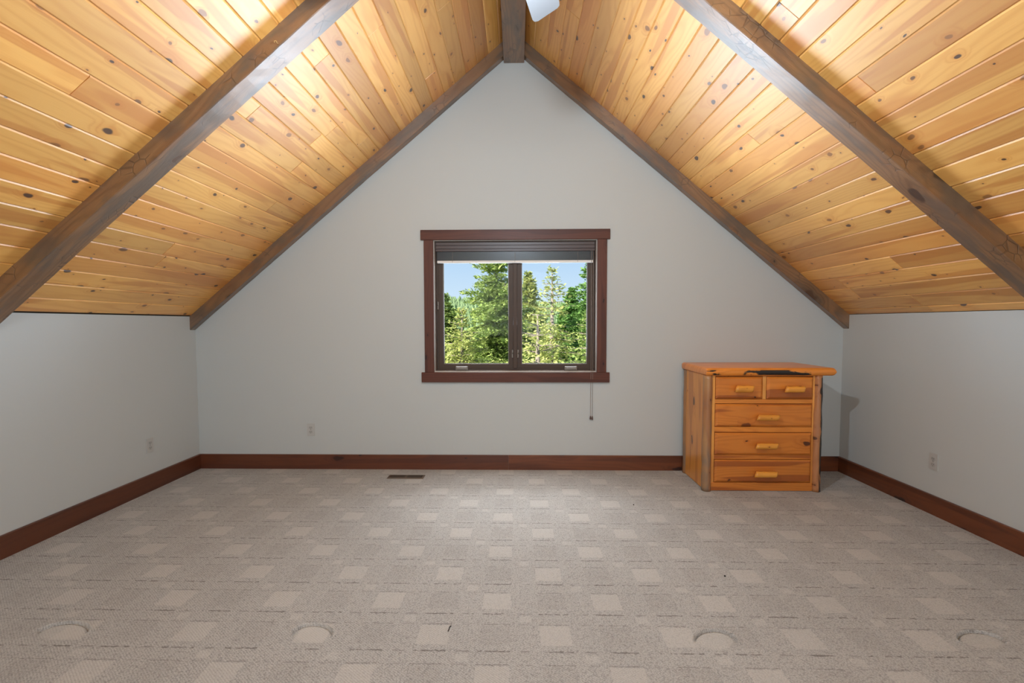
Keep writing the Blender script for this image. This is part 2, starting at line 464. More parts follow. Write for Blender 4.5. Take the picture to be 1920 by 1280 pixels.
def tube_mesh(pts, radii, n=8):
    verts, faces = [], []
    pts = [Vector(p) for p in pts]
    for i, p in enumerate(pts):
        d = (pts[min(i + 1, len(pts) - 1)] - pts[max(i - 1, 0)]).normalized()
        s = d.cross(Vector((0, 0, 1)) if abs(d.z) < 0.9 else Vector((1, 0, 0))).normalized()
        q = s.cross(d)
        r = radii[i] if hasattr(radii, '__len__') else radii
        for k in range(n):
            a = 2 * math.pi * k / n
            verts.append(p + s * (r * math.cos(a)) + q * (r * math.sin(a)))
    for i in range(len(pts) - 1):
        for k in range(n):
            faces.append((i * n + k, i * n + (k + 1) % n, (i + 1) * n + (k + 1) % n, (i + 1) * n + k))
    faces.append(tuple(range(n))[::-1]); faces.append(tuple((len(pts) - 1) * n + k for k in range(n)))
    return verts, faces

# ------------------------------------------------------------------ floor with furniture dents
DENTS = [(-1.905, 1.888, 0.105, 0.062, -0.35), (-0.840, 1.895, 0.085, 0.062, -0.30), (0.835, 1.885, 0.085, 0.066, 0.35), (1.925, 1.905, 0.090, 0.058, 0.35)]
def make_floor():
    xs = set(np.round(np.linspace(-W - 0.15, W + 0.15, 60), 4)); ys = set(np.round(np.linspace(YR - 0.15, D + 0.15, 70), 4))
    for dx, dy, rx, ry, sk in DENTS:
        xs |= set(np.round(np.arange(dx - 0.17, dx + 0.17, 0.003), 4))
        ys |= set(np.round(np.arange(dy - 0.12, dy + 0.12, 0.003), 4))
    def thin(vals):
        out = []
        for q in sorted(vals):
            if not out or q - out[-1] > 0.0022:
                out.append(q)
        return np.array(out)
    xs, ys = thin(xs), thin(ys)
    X, Y = np.meshgrid(xs, ys)
    Z = np.zeros_like(X); CR = np.zeros_like(X)
    for dx, dy, rx, ry, sk in DENTS:
        u = (X - dx - sk * (Y - dy)) / rx; v = (Y - dy) / ry
        d = np.sqrt(u * u + v * v)
        edge = np.clip((1.0 - d) / 0.11, 0, 1); edge = edge * edge * (3 - 2 * edge)
        tilt = np.clip((v + 1.0) / 1.5, 0, 1)
        rim = np.exp(-((d - 1.10) / 0.10) ** 2) * 0.003 * (v > -0.3)
        groove = np.exp(-((d - 0.97) / 0.055) ** 2) * np.clip((v + 0.35) / 0.7, 0, 1)
        Z += -0.006 * edge * tilt - 0.019 * groove + rim
        CR = np.maximum(CR, np.clip((1.0 - d) / 0.25, 0, 1))
    n, m = X.shape
    verts = np.stack([X.ravel(), Y.ravel(), Z.ravel()], 1).tolist()
    faces = []
    for i in range(n - 1):
        b = i * m
        for j in range(m - 1):
            faces.append((b + j, b + j + 1, b + m + j + 1, b + m + j))
    me = bpy.data.meshes.new('floor'); me.from_pydata(verts, [], faces)
    at = me.attributes.new('crushed', 'FLOAT', 'POINT'); at.data.foreach_set('value', CR.ravel().astype(np.float32))
    o = link_me('floor', me, MT['carpet'], smooth=True)
    tag(o, 'greige patterned loop pile carpet with pale squares', kind='structure')
make_floor()

# ------------------------------------------------------------------ walls
WX0, WX1, WZ0, WZ1 = -0.708, 0.721, 0.87, 2.028      # gable window opening
def gable_wall(name, y, t, hole, label):
    """Gable wall at y (room side), thickness t outward; hole = (x0,x1,z0,z1)."""
    x0, x1, z0, z1 = hole
    top = lambda x: HE + M * (W - abs(x)) + 0.03
    We = W + 0.15
    P = [(-We, -0.1), (x0, -0.1), (x1, -0.1), (We, -0.1), (x0, z0), (x1, z0), (x0, z1), (x1, z1),
         (-We, HE - 0.06), (x0, top(x0)), (0, top(0)), (x1, top(x1)), (We, HE - 0.06)]
    F = [(0, 1, 4, 6, 9, 8), (1, 2, 5, 4), (2, 3, 12, 11, 7, 5), (6, 7, 11, 10, 9)]
    n = len(P)
    verts = [(px, y, pz) for px, pz in P] + [(px, y + t, pz) for px, pz in P]
    faces = [f for f in F] + [tuple(i + n for i in f[::-1]) for f in F]
    ring = [0, 1, 2, 3, 12, 11, 10, 9, 8]
    for i in range(len(ring)):
        a, b = ring[i], ring[(i + 1) % len(ring)]
        faces.append((a, b, b + n, a + n))
    ring = [4, 5, 7, 6]
    for i in range(4):
        a, b = ring[i], ring[(i + 1) % 4]
        faces.append((a, b, b + n, a + n))
    o = link(name, verts, faces, MT['wall'])
    return tag(o, label, kind='structure')
gable_wall('wall_back', D, 0.15, (WX0, WX1, WZ0, WZ1), 'pale greige painted gable wall holding the window')
gable_wall('wall_front', YR, -0.15, (-0.95, 0.95, 1.0, 2.5), 'pale greige gable wall behind the viewer')  # opening cut for the added rear window
for s, nm in ((-1, 'left'), (1, 'right')):
    x0, x1 = sorted((s * W, s * (W + 0.15)))
    o = box('wall_' + nm, x0, x1, YR, D, -0.1, HE, MT['wall'], centred=False)
    tag(o, 'pale greige %s knee wall' % nm, kind='structure')

# ------------------------------------------------------------------ ceiling: sheathing with pine planks
def make_ceiling():
    off, t = 0.0165, 0.12
    n = (math.sin(TH), math.cos(TH))
    P = [(-W - 0.15, HE - 0.15 * M), (0, ZRIDGE), (W + 0.15, HE - 0.15 * M)]
    lo = [(x, z + off / math.cos(TH)) for x, z in P]
    hi = [(x, z + (off + t) / math.cos(TH)) for x, z in P]
    prof = lo + hi[::-1]
    y0, y1 = YR - 0.15, D + 0.15
    verts = [(x, y0, z) for x, z in prof] + [(x, y1, z) for x, z in prof]
    faces = [(0, 1, 4, 5), (1, 2, 3, 4), (6, 7, 10, 11), (7, 8, 9, 10)]
    for i in range(6):
        j = (i + 1) % 6
        faces.append((i, j, j + 6, i + 6))
    root = link('ceiling', verts, faces, MT['dark_shell'])
    tag(root, 'vaulted ceiling of varnished knotty pine boards', kind='structure')
    BW = 0.1222; CH = 0.0060; SL = W / math.cos(TH)
    for side in (-1, 1):
        rows = [0.010 + BW * k for k in range(-1, 31)] if side < 0 else [-0.056 + BW * k for k in range(0, 32)]
        for s0 in rows:
            a, b = max(0.0, s0) + 0.0003, min(SL - 0.005, s0 + BW) - 0.0003
            if b - a < 0.02:
                continue
            y = YR - random.uniform(0, 1.5)
            while y < D:
                ln = random.choice([1.8, 2.4, 3.0, 3.6, 4.2])
                ya, yb = max(y, YR) + 0.0004, min(y + ln, D) - 0.0004
                if D - yb < 0.35:
                    yb = D - 0.0004
                if yb - ya > 0.05:
                    w = b - a; h = yb - ya; j = random.uniform(-0.0005, 0.0005)
                    sec = [(0, 0.0045), (CH, j), (w - CH, j), (w, 0.0045), (w, 0.016), (0, 0.016)]
                    e = 0.0022
                    vs = [(x, -h / 2 + (e if z < 0.002 else 0), z) for x, z in sec] + [(x, h / 2 - (e if z < 0.002 else 0), z) for x, z in sec]
                    fs = [(i, (i + 1) % 6, (i + 1) % 6 + 6, i + 6) for i in range(6)] + [(5, 4, 3, 2, 1, 0), (6, 7, 8, 9, 10, 11)]
                    ct, st = math.cos(TH), math.sin(TH)
                    mat = Matrix.Rotation(0 if side < 0 else math.pi, 4, 'Z') @ Matrix.Rotation(-TH, 4, 'Y')
                    mat.translation = (side * (W - a * ct), (ya + yb) / 2, HE + a * st)
                    link('plank', vs, fs, MT['pine'], root, mat)
                y = yb if yb < D - 0.01 else D
                if y <= YR: y = y + ln
make_ceiling()

# ------------------------------------------------------------------ beams
def slope_beam(side, y0, y1, drop, label):
    """Rafter following the slope from the knee wall to the ridge beam; plumb cut at both ends, hand-hewn faces."""
    xr = 0.0874
    ct, st = math.cos(TH), math.sin(TH)
    # local frame: y up the slope, x = world Y (depth), z = completes it
    ex = Vector((0, 1, 0)) if side < 0 else Vector((0, -1, 0))
    ey = Vector((-side * ct, 0, st))
    ez = ex.cross(ey)
    m = Matrix((ex, ey, ez)).transposed().to_4x4()
    m.translation = (side * W, (y0 + y1) / 2, HE)
    inv = m.inverted()
    N = 60
    verts, faces = [], []
    r = random.Random(int(y0 * 1000) + side)
    for i in range(N + 1):
        x = W + (xr - W) * i / N
        zt = HE + M * (W - x) + 0.002
        zb = zt - drop
        ring = []
        for yy, zz, free in ((y0, zt, 0), (y0, (zt + zb) / 2, 1), (y0, zb + 0.004, 1), (y0 + 0.004, zb, 1), ((y0 + y1) / 2, zb, 1), (y1 - 0.004, zb, 1), (y1, zb + 0.004, 1), (y1, (zt + zb) / 2, 1), (y1, zt, 0)):
            p = Vector((side * x, yy, zz))
            if free and 0 < i < N:
                k = mnoise.noise(Vector((x * 9, yy * 40, zz * 30 + side * 7)))
                p.z += 0.0016 * k + r.uniform(-0.0006, 0.0006)
                if not (yy > D - 0.001):
                    p.y += 0.0010 * mnoise.noise(Vector((x * 7 + 9, yy * 40, zz * 20)))
            ring.append(inv @ p)
        verts += ring
    k = 9
    for i in range(N):
        for j in range(k):
            faces.append((i * k + j, i * k + (j + 1) % k, (i + 1) * k + (j + 1) % k, (i + 1) * k + j))
    faces.append(tuple(range(k))); faces.append(tuple(N * k + j for j in range(k))[::-1])
    o = link('rafter_beam', verts, faces, MT['beam'], matrix=m)
    return tag(o, label, 'beam', 'rafter beams under the pine ceiling')
slope_beam(-1, D - 0.070, D - 0.0005, 0.1217, 'dark brown rafter beam against the gable wall, left of the ridge')
slope_beam(1, D - 0.070, D - 0.0005, 0.1217, 'dark brown rafter beam against the gable wall, right of the ridge')
slope_beam(-1, 2.372, 2.5073, 0.1076, 'free-standing dark rafter beam crossing the left ceiling slope nearer the viewer')
slope_beam(1, 2.372, 2.5073, 0.1076, 'free-standing dark rafter beam crossing the right ceiling slope nearer the viewer')

def ridge():
    bm = bmesh.new()
    bm_box(bm, -0.0874, 0.0874, -(D - YR) / 2, (D - YR) / 2, 0, ZRIDGE - 0.076 - 3.524)
    bmesh.ops.bevel(bm, geom=[e for e in bm.edges if abs(e.verts[0].co.z) < 1e-4 and abs(e.verts[1].co.z) < 1e-4], offset=0.004, segments=2, affect='EDGES')
    o = from_bm('ridge_beam', bm, MT['beam'])
    o.location = (0, (D + YR) / 2, 3.524)
    tag(o, 'dark brown ridge beam running along the peak of the ceiling', 'beam')
ridge()

# ------------------------------------------------------------------ baseboards
def baseboard(name, pieces, along, face, s, label):
    root = empty(name, (0, 0, 0))
    tag(root, label, kind='structure')
    for a, b in pieces:
        ln = b - a; hb, tb = 0.1298, 0.018
        sec = [(0, 0), (tb, 0), (tb, hb - 0.004), (tb - 0.004, hb), (0, hb)]
        vs = [(d, -ln / 2 + 0.0004, z) for d, z in sec] + [(d, ln / 2 - 0.0004, z) for d, z in sec]
        fs = [(i, (i + 1) % 5, (i + 1) % 5 + 5, i + 5) for i in range(5)] + [(4, 3, 2, 1, 0), (5, 6, 7, 8, 9)]
        if along == 'y':
            m = Matrix.Rotation(0 if s > 0 else math.pi, 4, 'Z'); m.translation = (face, (a + b) / 2, 0.0)
        else:
            m = Matrix.Rotation(-math.pi / 2 * s, 4, 'Z'); m.translation = ((a + b) / 2, face, 0.0)
        link('board', vs, fs, MT['redwood'], root, m)
baseboard('baseboard_left', [(YR, 0.9), (0.9, D)], 'y', -W, 1, 'red-brown stained baseboard along the left wall')
baseboard('baseboard_right', [(YR, 1.3), (1.3, D)], 'y', W, -1, 'red-brown stained baseboard along the right wall')
baseboard('baseboard_back', [(-W + 0.018, -0.055), (-0.055, W - 0.018)], 'x', D, 1, 'red-brown stained baseboard under the window wall')
baseboard('baseboard_front', [(-W + 0.018, 0.2), (0.2, W - 0.018)], 'x', YR, -1, 'red-brown stained baseboard behind the viewer')

# ------------------------------------------------------------------ window
def ring_mesh(name, x0, x1, z0, z1, wl, wr, wb, wt, y0, y1, mat, parent, bevel=0.0015):
    """Rectangular frame with four member widths, as one mitred ring."""
    O = [(x0, z0), (x1, z0), (x1, z1), (x0, z1)]
    I = [(x0 + wl, z0 + wb), (x1 - wr, z0 + wb), (x1 - wr, z1 - wt), (x0 + wl, z1 - wt)]
    verts = [(x, y0, z) for x, z in O + I] + [(x, y1, z) for x, z in O + I]
    faces = []
    for i in range(4):
        j = (i + 1) % 4
        faces += [(i, j, 4 + j, 4 + i), (8 + i, 12 + i, 12 + j, 8 + j), (i, 8 + i, 8 + j, j), (4 + i, 4 + j, 12 + j, 12 + i)]
    o = link(name, verts, faces, mat, parent)
    if bevel:
        md = o.modifiers.new('soft_edge', 'BEVEL'); md.width = bevel; md.segments = 2; md.limit_method = 'ANGLE'
    return o

def make_window():
    root = empty('window_1', (0, 0, 0))
    tag(root, 'double casement window in red-brown wooden casing', kind='structure')
    ct = 0.020
    e = 0.0006
    box('head_casing', -0.817, 0.829, D - ct - 0.004, D - e, 2.028, 2.114, MT['casing_h'], root, 0.002)
    box('apron_casing', -0.820, 0.833, D - ct - 0.004, D - e, 0.782, 0.870, MT['casing_h'], root, 0.002)
    box('side_casing', -0.790, WX0, D - ct, D - e, 0.8705, 2.0275, MT['casing_v'], root, 0.002)
    box('side_casing', WX1, 0.804, D - ct, D - e, 0.8705, 2.0275, MT['casing_v'], root, 0.002)
    ring_mesh('jamb_liner', WX0, WX1, WZ0, WZ1, 0.006, 0.006, 0.010, 0.006, D - 0.001, D + 0.024, MT['pale_frame'], root)
    ring_mesh('window_frame', WX0, WX1, WZ0, WZ1, 0.016, 0.016, 0.018, 0.016, D + 0.0245, D + 0.060, MT['bronze'], root)
    ring_mesh('sash_stop', WX0, WX1, WZ0, WZ1, 0.032, 0.032, 0.030, 0.032, D + 0.0605, D + 0.125, MT['bronze'], root)
    ml = box('mullion', -0.010, 0.024, D + 0.046, D + 0.125, WZ0 + 0.030, WZ1 - 0.032, MT['bronze'], root, 0.002)
    for k, (x0, x1) in enumerate(((WX0 + 0.032, -0.010), (0.024, WX1 - 0.032))):
        z0, z1 = WZ0 + 0.030, WZ1 - 0.032
        s = ring_mesh('sash', x0, x1, z0, z1, 0.040, 0.040, 0.036, 0.040, D + 0.062, D + 0.112, MT['bronze'], root)
        ring_mesh('glazing_bead', x0 + 0.040, x1 - 0.040, z0 + 0.036, z1 - 0.040, 0.006, 0.006, 0.006, 0.006, D + 0.074, D + 0.092, MT['pale_frame'] if False else MT['hardware'], s, 0.001)
        link('pane', box_verts(x0 + 0.041, x1 - 0.041, D + 0.086, D + 0.090, z0 + 0.037, z1 - 0.041), BOXF, MT['glass'], s)
        # folding crank operator on the sill of the frame
        cxp = -0.470 if k == 0 else 0.500
        cr = box('crank_operator', cxp - 0.056, cxp + 0.056, D + 0.018, D + 0.050, WZ0 + 0.013, WZ0 + 0.050, MT['hardware'], root, 0.008, 3)
        box('crank_handle', cxp - 0.046 - cxp, cxp + 0.046 - cxp, -0.022, -0.0155, -0.009, 0.010, MT['hardware'], cr, 0.003, 2)
        # sash locks
        for lx, lz in (((x0 - 0.004, 1.46),) if k == 0 else ()) + (((x1 - 0.008, 1.03),) if k == 0 else ((x0 + 0.008, 1.03),)):
            lk = box('sash_lock', lx - 0.006, lx + 0.006, D + 0.040, D + 0.062, lz - 0.035, lz + 0.035, MT['hardware'], root, 0.003, 2)
            v, f = tube_mesh([(0, -0.010, 0.0), (0.004, -0.022, 0.012), (0.006, -0.026, 0.034)], [0.004, 0.004, 0.003], 6)
            link('lever', v, f, MT['hardware'], lk, smooth=True)
make_window()

def added_rear_window():  # unseen window, added to frame the fill light behind the camera
    root = empty('added_window', (0, 0, 0))
    tag(root, 'added window around the fill light in the gable wall behind the viewer', kind='structure')
    ring_mesh('casing', -1.04, 1.04, 0.91, 2.59, 0.09, 0.09, 0.09, 0.09, YR + 0.001, YR + 0.02, MT['casing_h'], root)
    ring_mesh('window_frame', -0.95, 0.95, 1.0, 2.5, 0.06, 0.06, 0.06, 0.06, YR - 0.12, YR - 0.04, MT['bronze'], root)
    link('pane', box_verts(-0.89, 0.89, YR - 0.083, YR - 0.079, 1.06, 2.44), BOXF, MT['glass'], root)
added_rear_window()

def make_blind():
    root = empty('window_blind', (0.006, D, 1.85))
    tag(root, 'dark brown wooden blind pulled up to the top of the window', 'blind')
    # valance with three shallow mouldings
    prof = [(0.0, 2.012), (0.010, 2.008), (0.010, 1.988), (0.005, 1.985), (0.005, 1.980), (0.011, 1.977), (0.011, 1.958), (0.005, 1.955), (0.005, 1.950), (0.010, 1.947), (0.010, 1.934), (0.004, 1.931), (-0.006, 1.931), (-0.006, 2.012)]
    L0, L1 = -0.694, 0.694
    verts = [(L0, 0.020 - p, z - 1.85) for p, z in prof] + [(L1, 0.020 - p, z - 1.85) for p, z in prof]
    n = len(prof)
    faces = [(i, (i + 1) % n, (i + 1) % n + n, i + n) for i in range(n)] + [tuple(range(n))[::-1], tuple(range(n, 2 * n))]
    link('valance', verts, faces, MT['blind_wood'], root)
    bm = bmesh.new()
    for k in range(20):
        z = 0.0045 + k * 0.0040
        bm_box(bm, L0 + 0.008, L1 - 0.008, 0.022, 0.0415, z, z + 0.0027)
    o = from_bm('slat_stack', bm, MT['blind_slat'], root); o['kind'] = 'stuff'
    box('bottom_rail', L0 + 0.008, L1 - 0.008, 0.020, 0.0425, -0.018, 0.003, MT['blind_rail'], root, 0.003, 2)
    box('head_rail', L0 + 0.002, L1 - 0.002, 0.0265, 0.046, 0.088, 0.155, MT['blind_wood'], root, 0.002)
    for lx in (-0.55, 0.0, 0.55):
        v, f = tube_mesh([(lx, 0.0205, 0.085), (lx, 0.0190, 0.03), (lx, 0.0188, -0.012)], 0.0012, 5)
        link('ladder_tape', v, f, MT['cord'], root)
    for lx, zb in ((0.664, -1.368), (0.680, -1.370)):
        v, f = tube_mesh([(lx, 0.006, 0.085), (lx, -0.010, 0.02), (lx, -0.0275, -0.60), (lx, -0.0275, -0.98), (lx, -0.014, -1.15), (lx, -0.012, zb)], 0.0017, 6)
        c = link('lift_cord', v, f, MT['cord'], root)
        lathe('tassel', [(0.002, 0.032), (0.0050, 0.028), (0.0072, 0.012), (0.0074, 0.003), (0.005, 0.0)], MT['tassel'], c, 14, (lx, -0.012, zb - 0.030))
make_blind()

# ------------------------------------------------------------------ outlets
def outlet(loc, rz, label):
    r = empty('electrical_outlet', loc, rz)          # local -Y faces the room
    tag(r, label, 'outlet', 'wall outlets')
    bm = bmesh.new(); bm_box(bm, -0.035, 0.035, -0.0055, -0.0003, -0.057, 0.057)
    bmesh.ops.bevel(bm, geom=[e for e in bm.edges if any(v.co.y < -0.003 for v in e.verts)], offset=0.003, segments=2, affect='EDGES')
    from_bm('cover_plate', bm, MT['plate'], r)
    for z in (-0.0195, 0.0195):
        vs, fs = [], []
        pts = []
        for k in range(20):
            a = 2 * math.pi * k / 20
            pts.append((0.0172 * math.cos(a), max(-0.0125, min(0.0125, 0.0172 * math.sin(a)))))
        vs = [(x, -0.0075, q + z) for x, q in pts] + [(x, -0.0050, q + z) for x, q in pts]
        fs = [tuple(range(20))] + [(i, (i + 1) % 20, (i + 1) % 20 + 20, i + 20) for i in range(20)]
        c = link('receptacle', vs, fs, MT['recept'], r)
        for sx, h in ((-0.0063, 0.0050), (0.0063, 0.0040)):
            link('slot', box_verts(sx - 0.0012, sx + 0.0012, -0.0079, -0.0070, z + 0.0025 - h, z + 0.0025 + h), BOXF, MT['slot'], c)
        lathe_v = [(0.0024 * math.cos(2 * math.pi * k / 10), -0.0079, z - 0.0085 + 0.0024 * math.sin(2 * math.pi * k / 10)) for k in range(10)]
        link('ground_hole', lathe_v + [(x, -0.0070, q) for x, _, q in lathe_v], [tuple(range(10))] + [(i, (i + 1) % 10, (i + 1) % 10 + 10, i + 10) for i in range(10)], MT['slot'], c)
    sv = [(0.003 * math.cos(2 * math.pi * k / 10), -0.0066, 0.003 * math.sin(2 * math.pi * k / 10)) for k in range(10)]
    link('screw', sv + [(x, -0.0050, q) for x, _, q in sv], [tuple(range(10))] + [(i, (i + 1) % 10, (i + 1) % 10 + 10, i + 10) for i in range(10)], MT['hardware'], r)
outlet((-1.827, D, 0.352), 0, 'almond wall outlet below the window wall, left of the floor register')
outlet((-W, 3.563, 0.356), math.pi / 2, 'almond wall outlet on the left knee wall near the corner')
outlet((W, 3.205, 0.357), -math.pi / 2, 'almond wall outlet on the right knee wall beyond the dresser')

# ------------------------------------------------------------------ floor register
def register():
    x0, x1, y0, y1 = -1.075, -0.765, 3.858, 3.962
    r = empty('floor_register', ((x0 + x1) / 2, (y0 + y1) / 2, 0))
    tag(r, 'brown slatted floor register set in the carpet below the window', 'register')
    hx, hy = (x1 - x0) / 2, (y1 - y0) / 2
    fr = [(-hx, -hy), (hx, -hy), (hx, hy), (-hx, hy)]; w = 0.014
    fi = [(-hx + w, -hy + w), (hx - w, -hy + w), (hx - w, hy - w), (-hx + w, hy - w)]
    verts = [(x, y, 0.001) for x, y in fr] + [(x, y, 0.0055) for x, y in fi] + [(x, y, 0.0025) for x, y in fi]
    faces = []
    for i in range(4):
        j = (i + 1) % 4
        faces += [(i, j, 4 + j, 4 + i), (4 + i, 4 + j, 8 + j, 8 + i)]
    link('rim', verts, faces, MT['register'], r)
    link('duct_opening', [(-hx + w, -hy + w, 0.0022), (hx - w, -hy + w, 0.0022), (hx - w, hy - w, 0.0022), (-hx + w, hy - w, 0.0022)], [(0, 1, 2, 3)], MT['duct'], r)
    box('centre_bar', -0.006, 0.006, -hy + w, hy - w, 0.0023, 0.0056, MT['register'], r)
    n = 12; span = hx - w - 0.006
    me = None
    for s in (-1, 1):
        for k in range(n):
            x = s * (0.006 + span * (k + 0.5) / n)
            if me is None:
                o = link('louver', [(-0.0022, -hy + w, 0.0023), (0.0022, -hy + w, 0.0023), (0.0022, hy - w, 0.0023), (-0.0022, hy - w, 0.0023),
                                    (-0.0014, -hy + w, 0.0052), (0.0030, -hy + w, 0.0052), (0.0030, hy - w, 0.0052), (-0.0014, hy - w, 0.0052)], BOXF, MT['register'], r)
                me = o.data
            else:
                o = link_me('louver', me, None, r)
            o.location = (x, 0, 0)
register()

# ------------------------------------------------------------------ dresser
def dx(px): return 1.458 + (px - 1320) * 0.004036
def dz(py): return (921.5 - py) * 0.004128
def log_post(name, x, y, z1, rx, ry, mat, parent, seed, n=20, seg=34, wob=0.10):
    """Peeled log corner post, wavy and slightly tapered, standing on the floor."""
    r = random.Random(seed)
    verts, faces = [], []
    for i in range(seg + 1):
        z = 0.001 + (z1 - 0.001) * i / seg
        for k in range(n):
            a = 2 * math.pi * k / n
            w = 1 + wob * mnoise.noise(Vector((math.cos(a) * 1.3 + seed, math.sin(a) * 1.3, z * 7))) + 0.5 * wob * mnoise.noise(Vector((math.cos(a) * 3, math.sin(a) * 3 + seed, z * 22)))
            w *= 1.0 + 0.05 * (1 - z / z1)
            verts.append((rx * w * math.cos(a), ry * w * math.sin(a), z))
    for i in range(seg):
        for k in range(n):
            faces.append((i * n + k, i * n + (k + 1) % n, (i + 1) * n + (k + 1) % n, (i + 1) * n + k))
    faces.append(tuple(range(n))[::-1]); faces.append(tuple(seg * n + k for k in range(n)))
    o = link(name, verts, faces, mat, parent, smooth=True)
    o.location = (x, y, 0)
    return o

def make_dresser():
    FY = 3.625                       # plane of the face frame
    BY = 4.095
    X0, X1 = dx(1320), dx(1543)
    root = empty('dresser', ((X0 + X1) / 2, (FY + BY) / 2, 0))
    tag(root, 'honey pine log dresser with live-edge top standing right of the window', 'dresser')
    cx, cy = (X0 + X1) / 2, (FY + BY) / 2
    P = lambda nm, x0, x1, y0, y1, z0, z1, mat, par=root, bev=0.002: box(nm, x0 - cx, x1 - cx, y0 - cy, y1 - cy, z0, z1, MT[mat], par, bev)
    zt = dz(704)
    # posts
    log_post('front_post', X0 + 0.033 - cx, FY + 0.004 - cy, zt, 0.033, 0.036, MT['log'], root, 3)
    log_post('front_post', X1 - 0.031 - cx, FY + 0.004 - cy, zt, 0.031, 0.034, MT['log_bark'], root, 8, wob=0.18)
    log_post('rear_post', X0 + 0.036 - cx, BY - 0.034 - cy, zt, 0.030, 0.033, MT['log'], root, 12)
    log_post('rear_post', X1 - 0.036 - cx, BY - 0.034 - cy, zt, 0.030, 0.033, MT['log'], root, 15)
    # side panels
    P('side_panel', X0 + 0.018, X0 + 0.036, FY + 0.02, BY - 0.04, 0.004, zt, 'honey_z')
    P('side_panel', X1 - 0.036, X1 - 0.018, FY + 0.02, BY - 0.04, 0.004, zt, 'honey_z')
    P('back_panel', X0 + 0.04, X1 - 0.04, BY - 0.03, BY - 0.018, 0.01, zt, 'honey_z')
    # face frame
    xl, xr = dx(1336), dx(1529)
    P('stile', xl - 0.012, dx(1341.5), FY - 0.006, FY + 0.016, 0.002, zt, 'honey_z')
    P('stile', dx(1525), xr + 0.006, FY - 0.006, FY + 0.016, 0.002, zt, 'honey_z')
    a, b = dx(1341.6), dx(1524.9)
    P('rail', a, b, FY - 0.003, FY + 0.016, dz(705.5), zt, 'honey_x')
    P('rail', a, b, FY - 0.003, FY + 0.016, dz(756.5), dz(748.5), 'honey_x')
    P('rail', a, b, FY - 0.003, FY + 0.016, dz(810.5), dz(800.5), 'honey_x')
    P('rail', a, b, FY - 0.003, FY + 0.016, dz(861.5), dz(853.5), 'honey_x')
    P('bottom_rail', a - 0.03, b + 0.012, FY - 0.010, FY + 0.016, 0.003, dz(905.5), 'honey_x')
    P('centre_stile', dx(1430.8), dx(1437.2), FY - 0.006, FY + 0.016, dz(748.4), dz(705.6), 'honey_z')
    P('inner_carcass', a - 0.01, b + 0.01, FY + 0.0165, BY - 0.05, 0.02, zt - 0.01, 'honey_x')
    # drawers
    def drawer(px0, px1, py0, py1, hx0, hx1, hy0, hy1, seed):
        x0, x1, z0, z1 = dx(px0), dx(px1), dz(py1), dz(py0)
        c = Vector(((x0 + x1) / 2 - cx, FY - cy, (z0 + z1) / 2))
        w, h = (x1 - x0) / 2 - 0.0015, (z1 - z0) / 2 - 0.0015
        bv = 0.014
        verts = []
        for inset, y in ((0, 0.012), (0, -0.006), (0.004, -0.0085), (bv, -0.0165), (bv + 0.002, -0.0175)):
            verts += [(-w + inset, y, -h + inset), (w - inset, y, -h + inset), (w - inset, y, h - inset), (-w + inset, y, h - inset)]
        faces = [(3, 2, 1, 0)]
        for i in range(4):
            for j in range(4):
                k = (j + 1) % 4
                faces.append((i * 4 + j, i * 4 + k, i * 4 + 4 + k, i * 4 + 4 + j))
        faces.append((16, 17, 18, 19))
        d = link('drawer', verts, faces, MT['honey_x'], root)
        d.location = c
        # half-log pull on two pegs
        L = dx(hx1) - dx(hx0); rr = (dz(hy0) - dz(hy1)) / 2
        hc = Vector(((dx(hx0) + dx(hx1)) / 2 - cx, 0, (dz(hy0) + dz(hy1)) / 2)) - Vector((c.x, 0, c.z))
        n, sg = 16, 12
        vs, fs = [], []
        for i in range(sg + 1):
            u = -L / 2 + L * i / sg
            for k in range(n):
                a_ = 2 * math.pi * k / n
                wv = 1 + 0.07 * mnoise.noise(Vector((u * 25 + seed * 5, math.cos(a_) * 1.5, math.sin(a_) * 1.5)))
                e = 0.90 if i in (0, sg) else 1.0
                slant = 0.012 * math.sin(a_ + 0.8) if i in (0, sg) else 0
                vs.append((u + slant, rr * wv * e * math.cos(a_) * 0.95, rr * wv * e * math.sin(a_)))
        for i in range(sg):
            for k in range(n):
                fs.append((i * n + k, i * n + (k + 1) % n, (i + 1) * n + (k + 1) % n, (i + 1) * n + k))
        fs.append(tuple(range(n))[::-1]); fs.append(tuple(sg * n + k for k in range(n)))
        p = link('pull', vs, fs, MT['honey_pull'], d, smooth=True)
        p.location = (hc.x, -0.0175 - 0.016 - rr, hc.z)
        for s in (-1, 1):
            box('pull_peg', hc.x + s * L * 0.3 - 0.007, hc.x + s * L * 0.3 + 0.007, -0.036, -0.016, hc.z - 0.007, hc.z + 0.007, MT['honey_pull'], d, 0.002)
    drawer(1342, 1430.3, 706, 748, 1374, 1407, 721, 734, 1)
    drawer(1437.7, 1524.6, 706, 748, 1466.5, 1502, 722, 734, 2)
    drawer(1342, 1524.6, 757, 800, 1416, 1456.5, 775, 786, 3)
    drawer(1342, 1524.6, 811, 853, 1415, 1455, 828, 839, 4)
    drawer(1342, 1524.6, 862, 905, 1414, 1455, 880.5, 892, 5)
    # slab top: rounded live edges, slightly wavy
    tx0, tx1, ty0, ty1 = dx(1320.5), dx(1562.5), 3.585, 4.112
    z0, z1 = zt + 0.0005, zt + 0.0605
    nx, na = 60, 10
    hx, hy = (tx1 - tx0) / 2, (ty1 - ty0) / 2
    verts, faces = [], []
    # section through depth (front bullnose, back square), swept along x; ends bullnosed by scaling the section in z
    sec = []
    for k in range(na + 1):
        a_ = -math.pi / 2 + math.pi * k / na
        sec.append((-hy + 0.020 - 0.020 * math.cos(a_), 0.030 * math.sin(a_)))
    sec += [(hy, 0.030), (hy, -0.030)]
    m = len(sec)
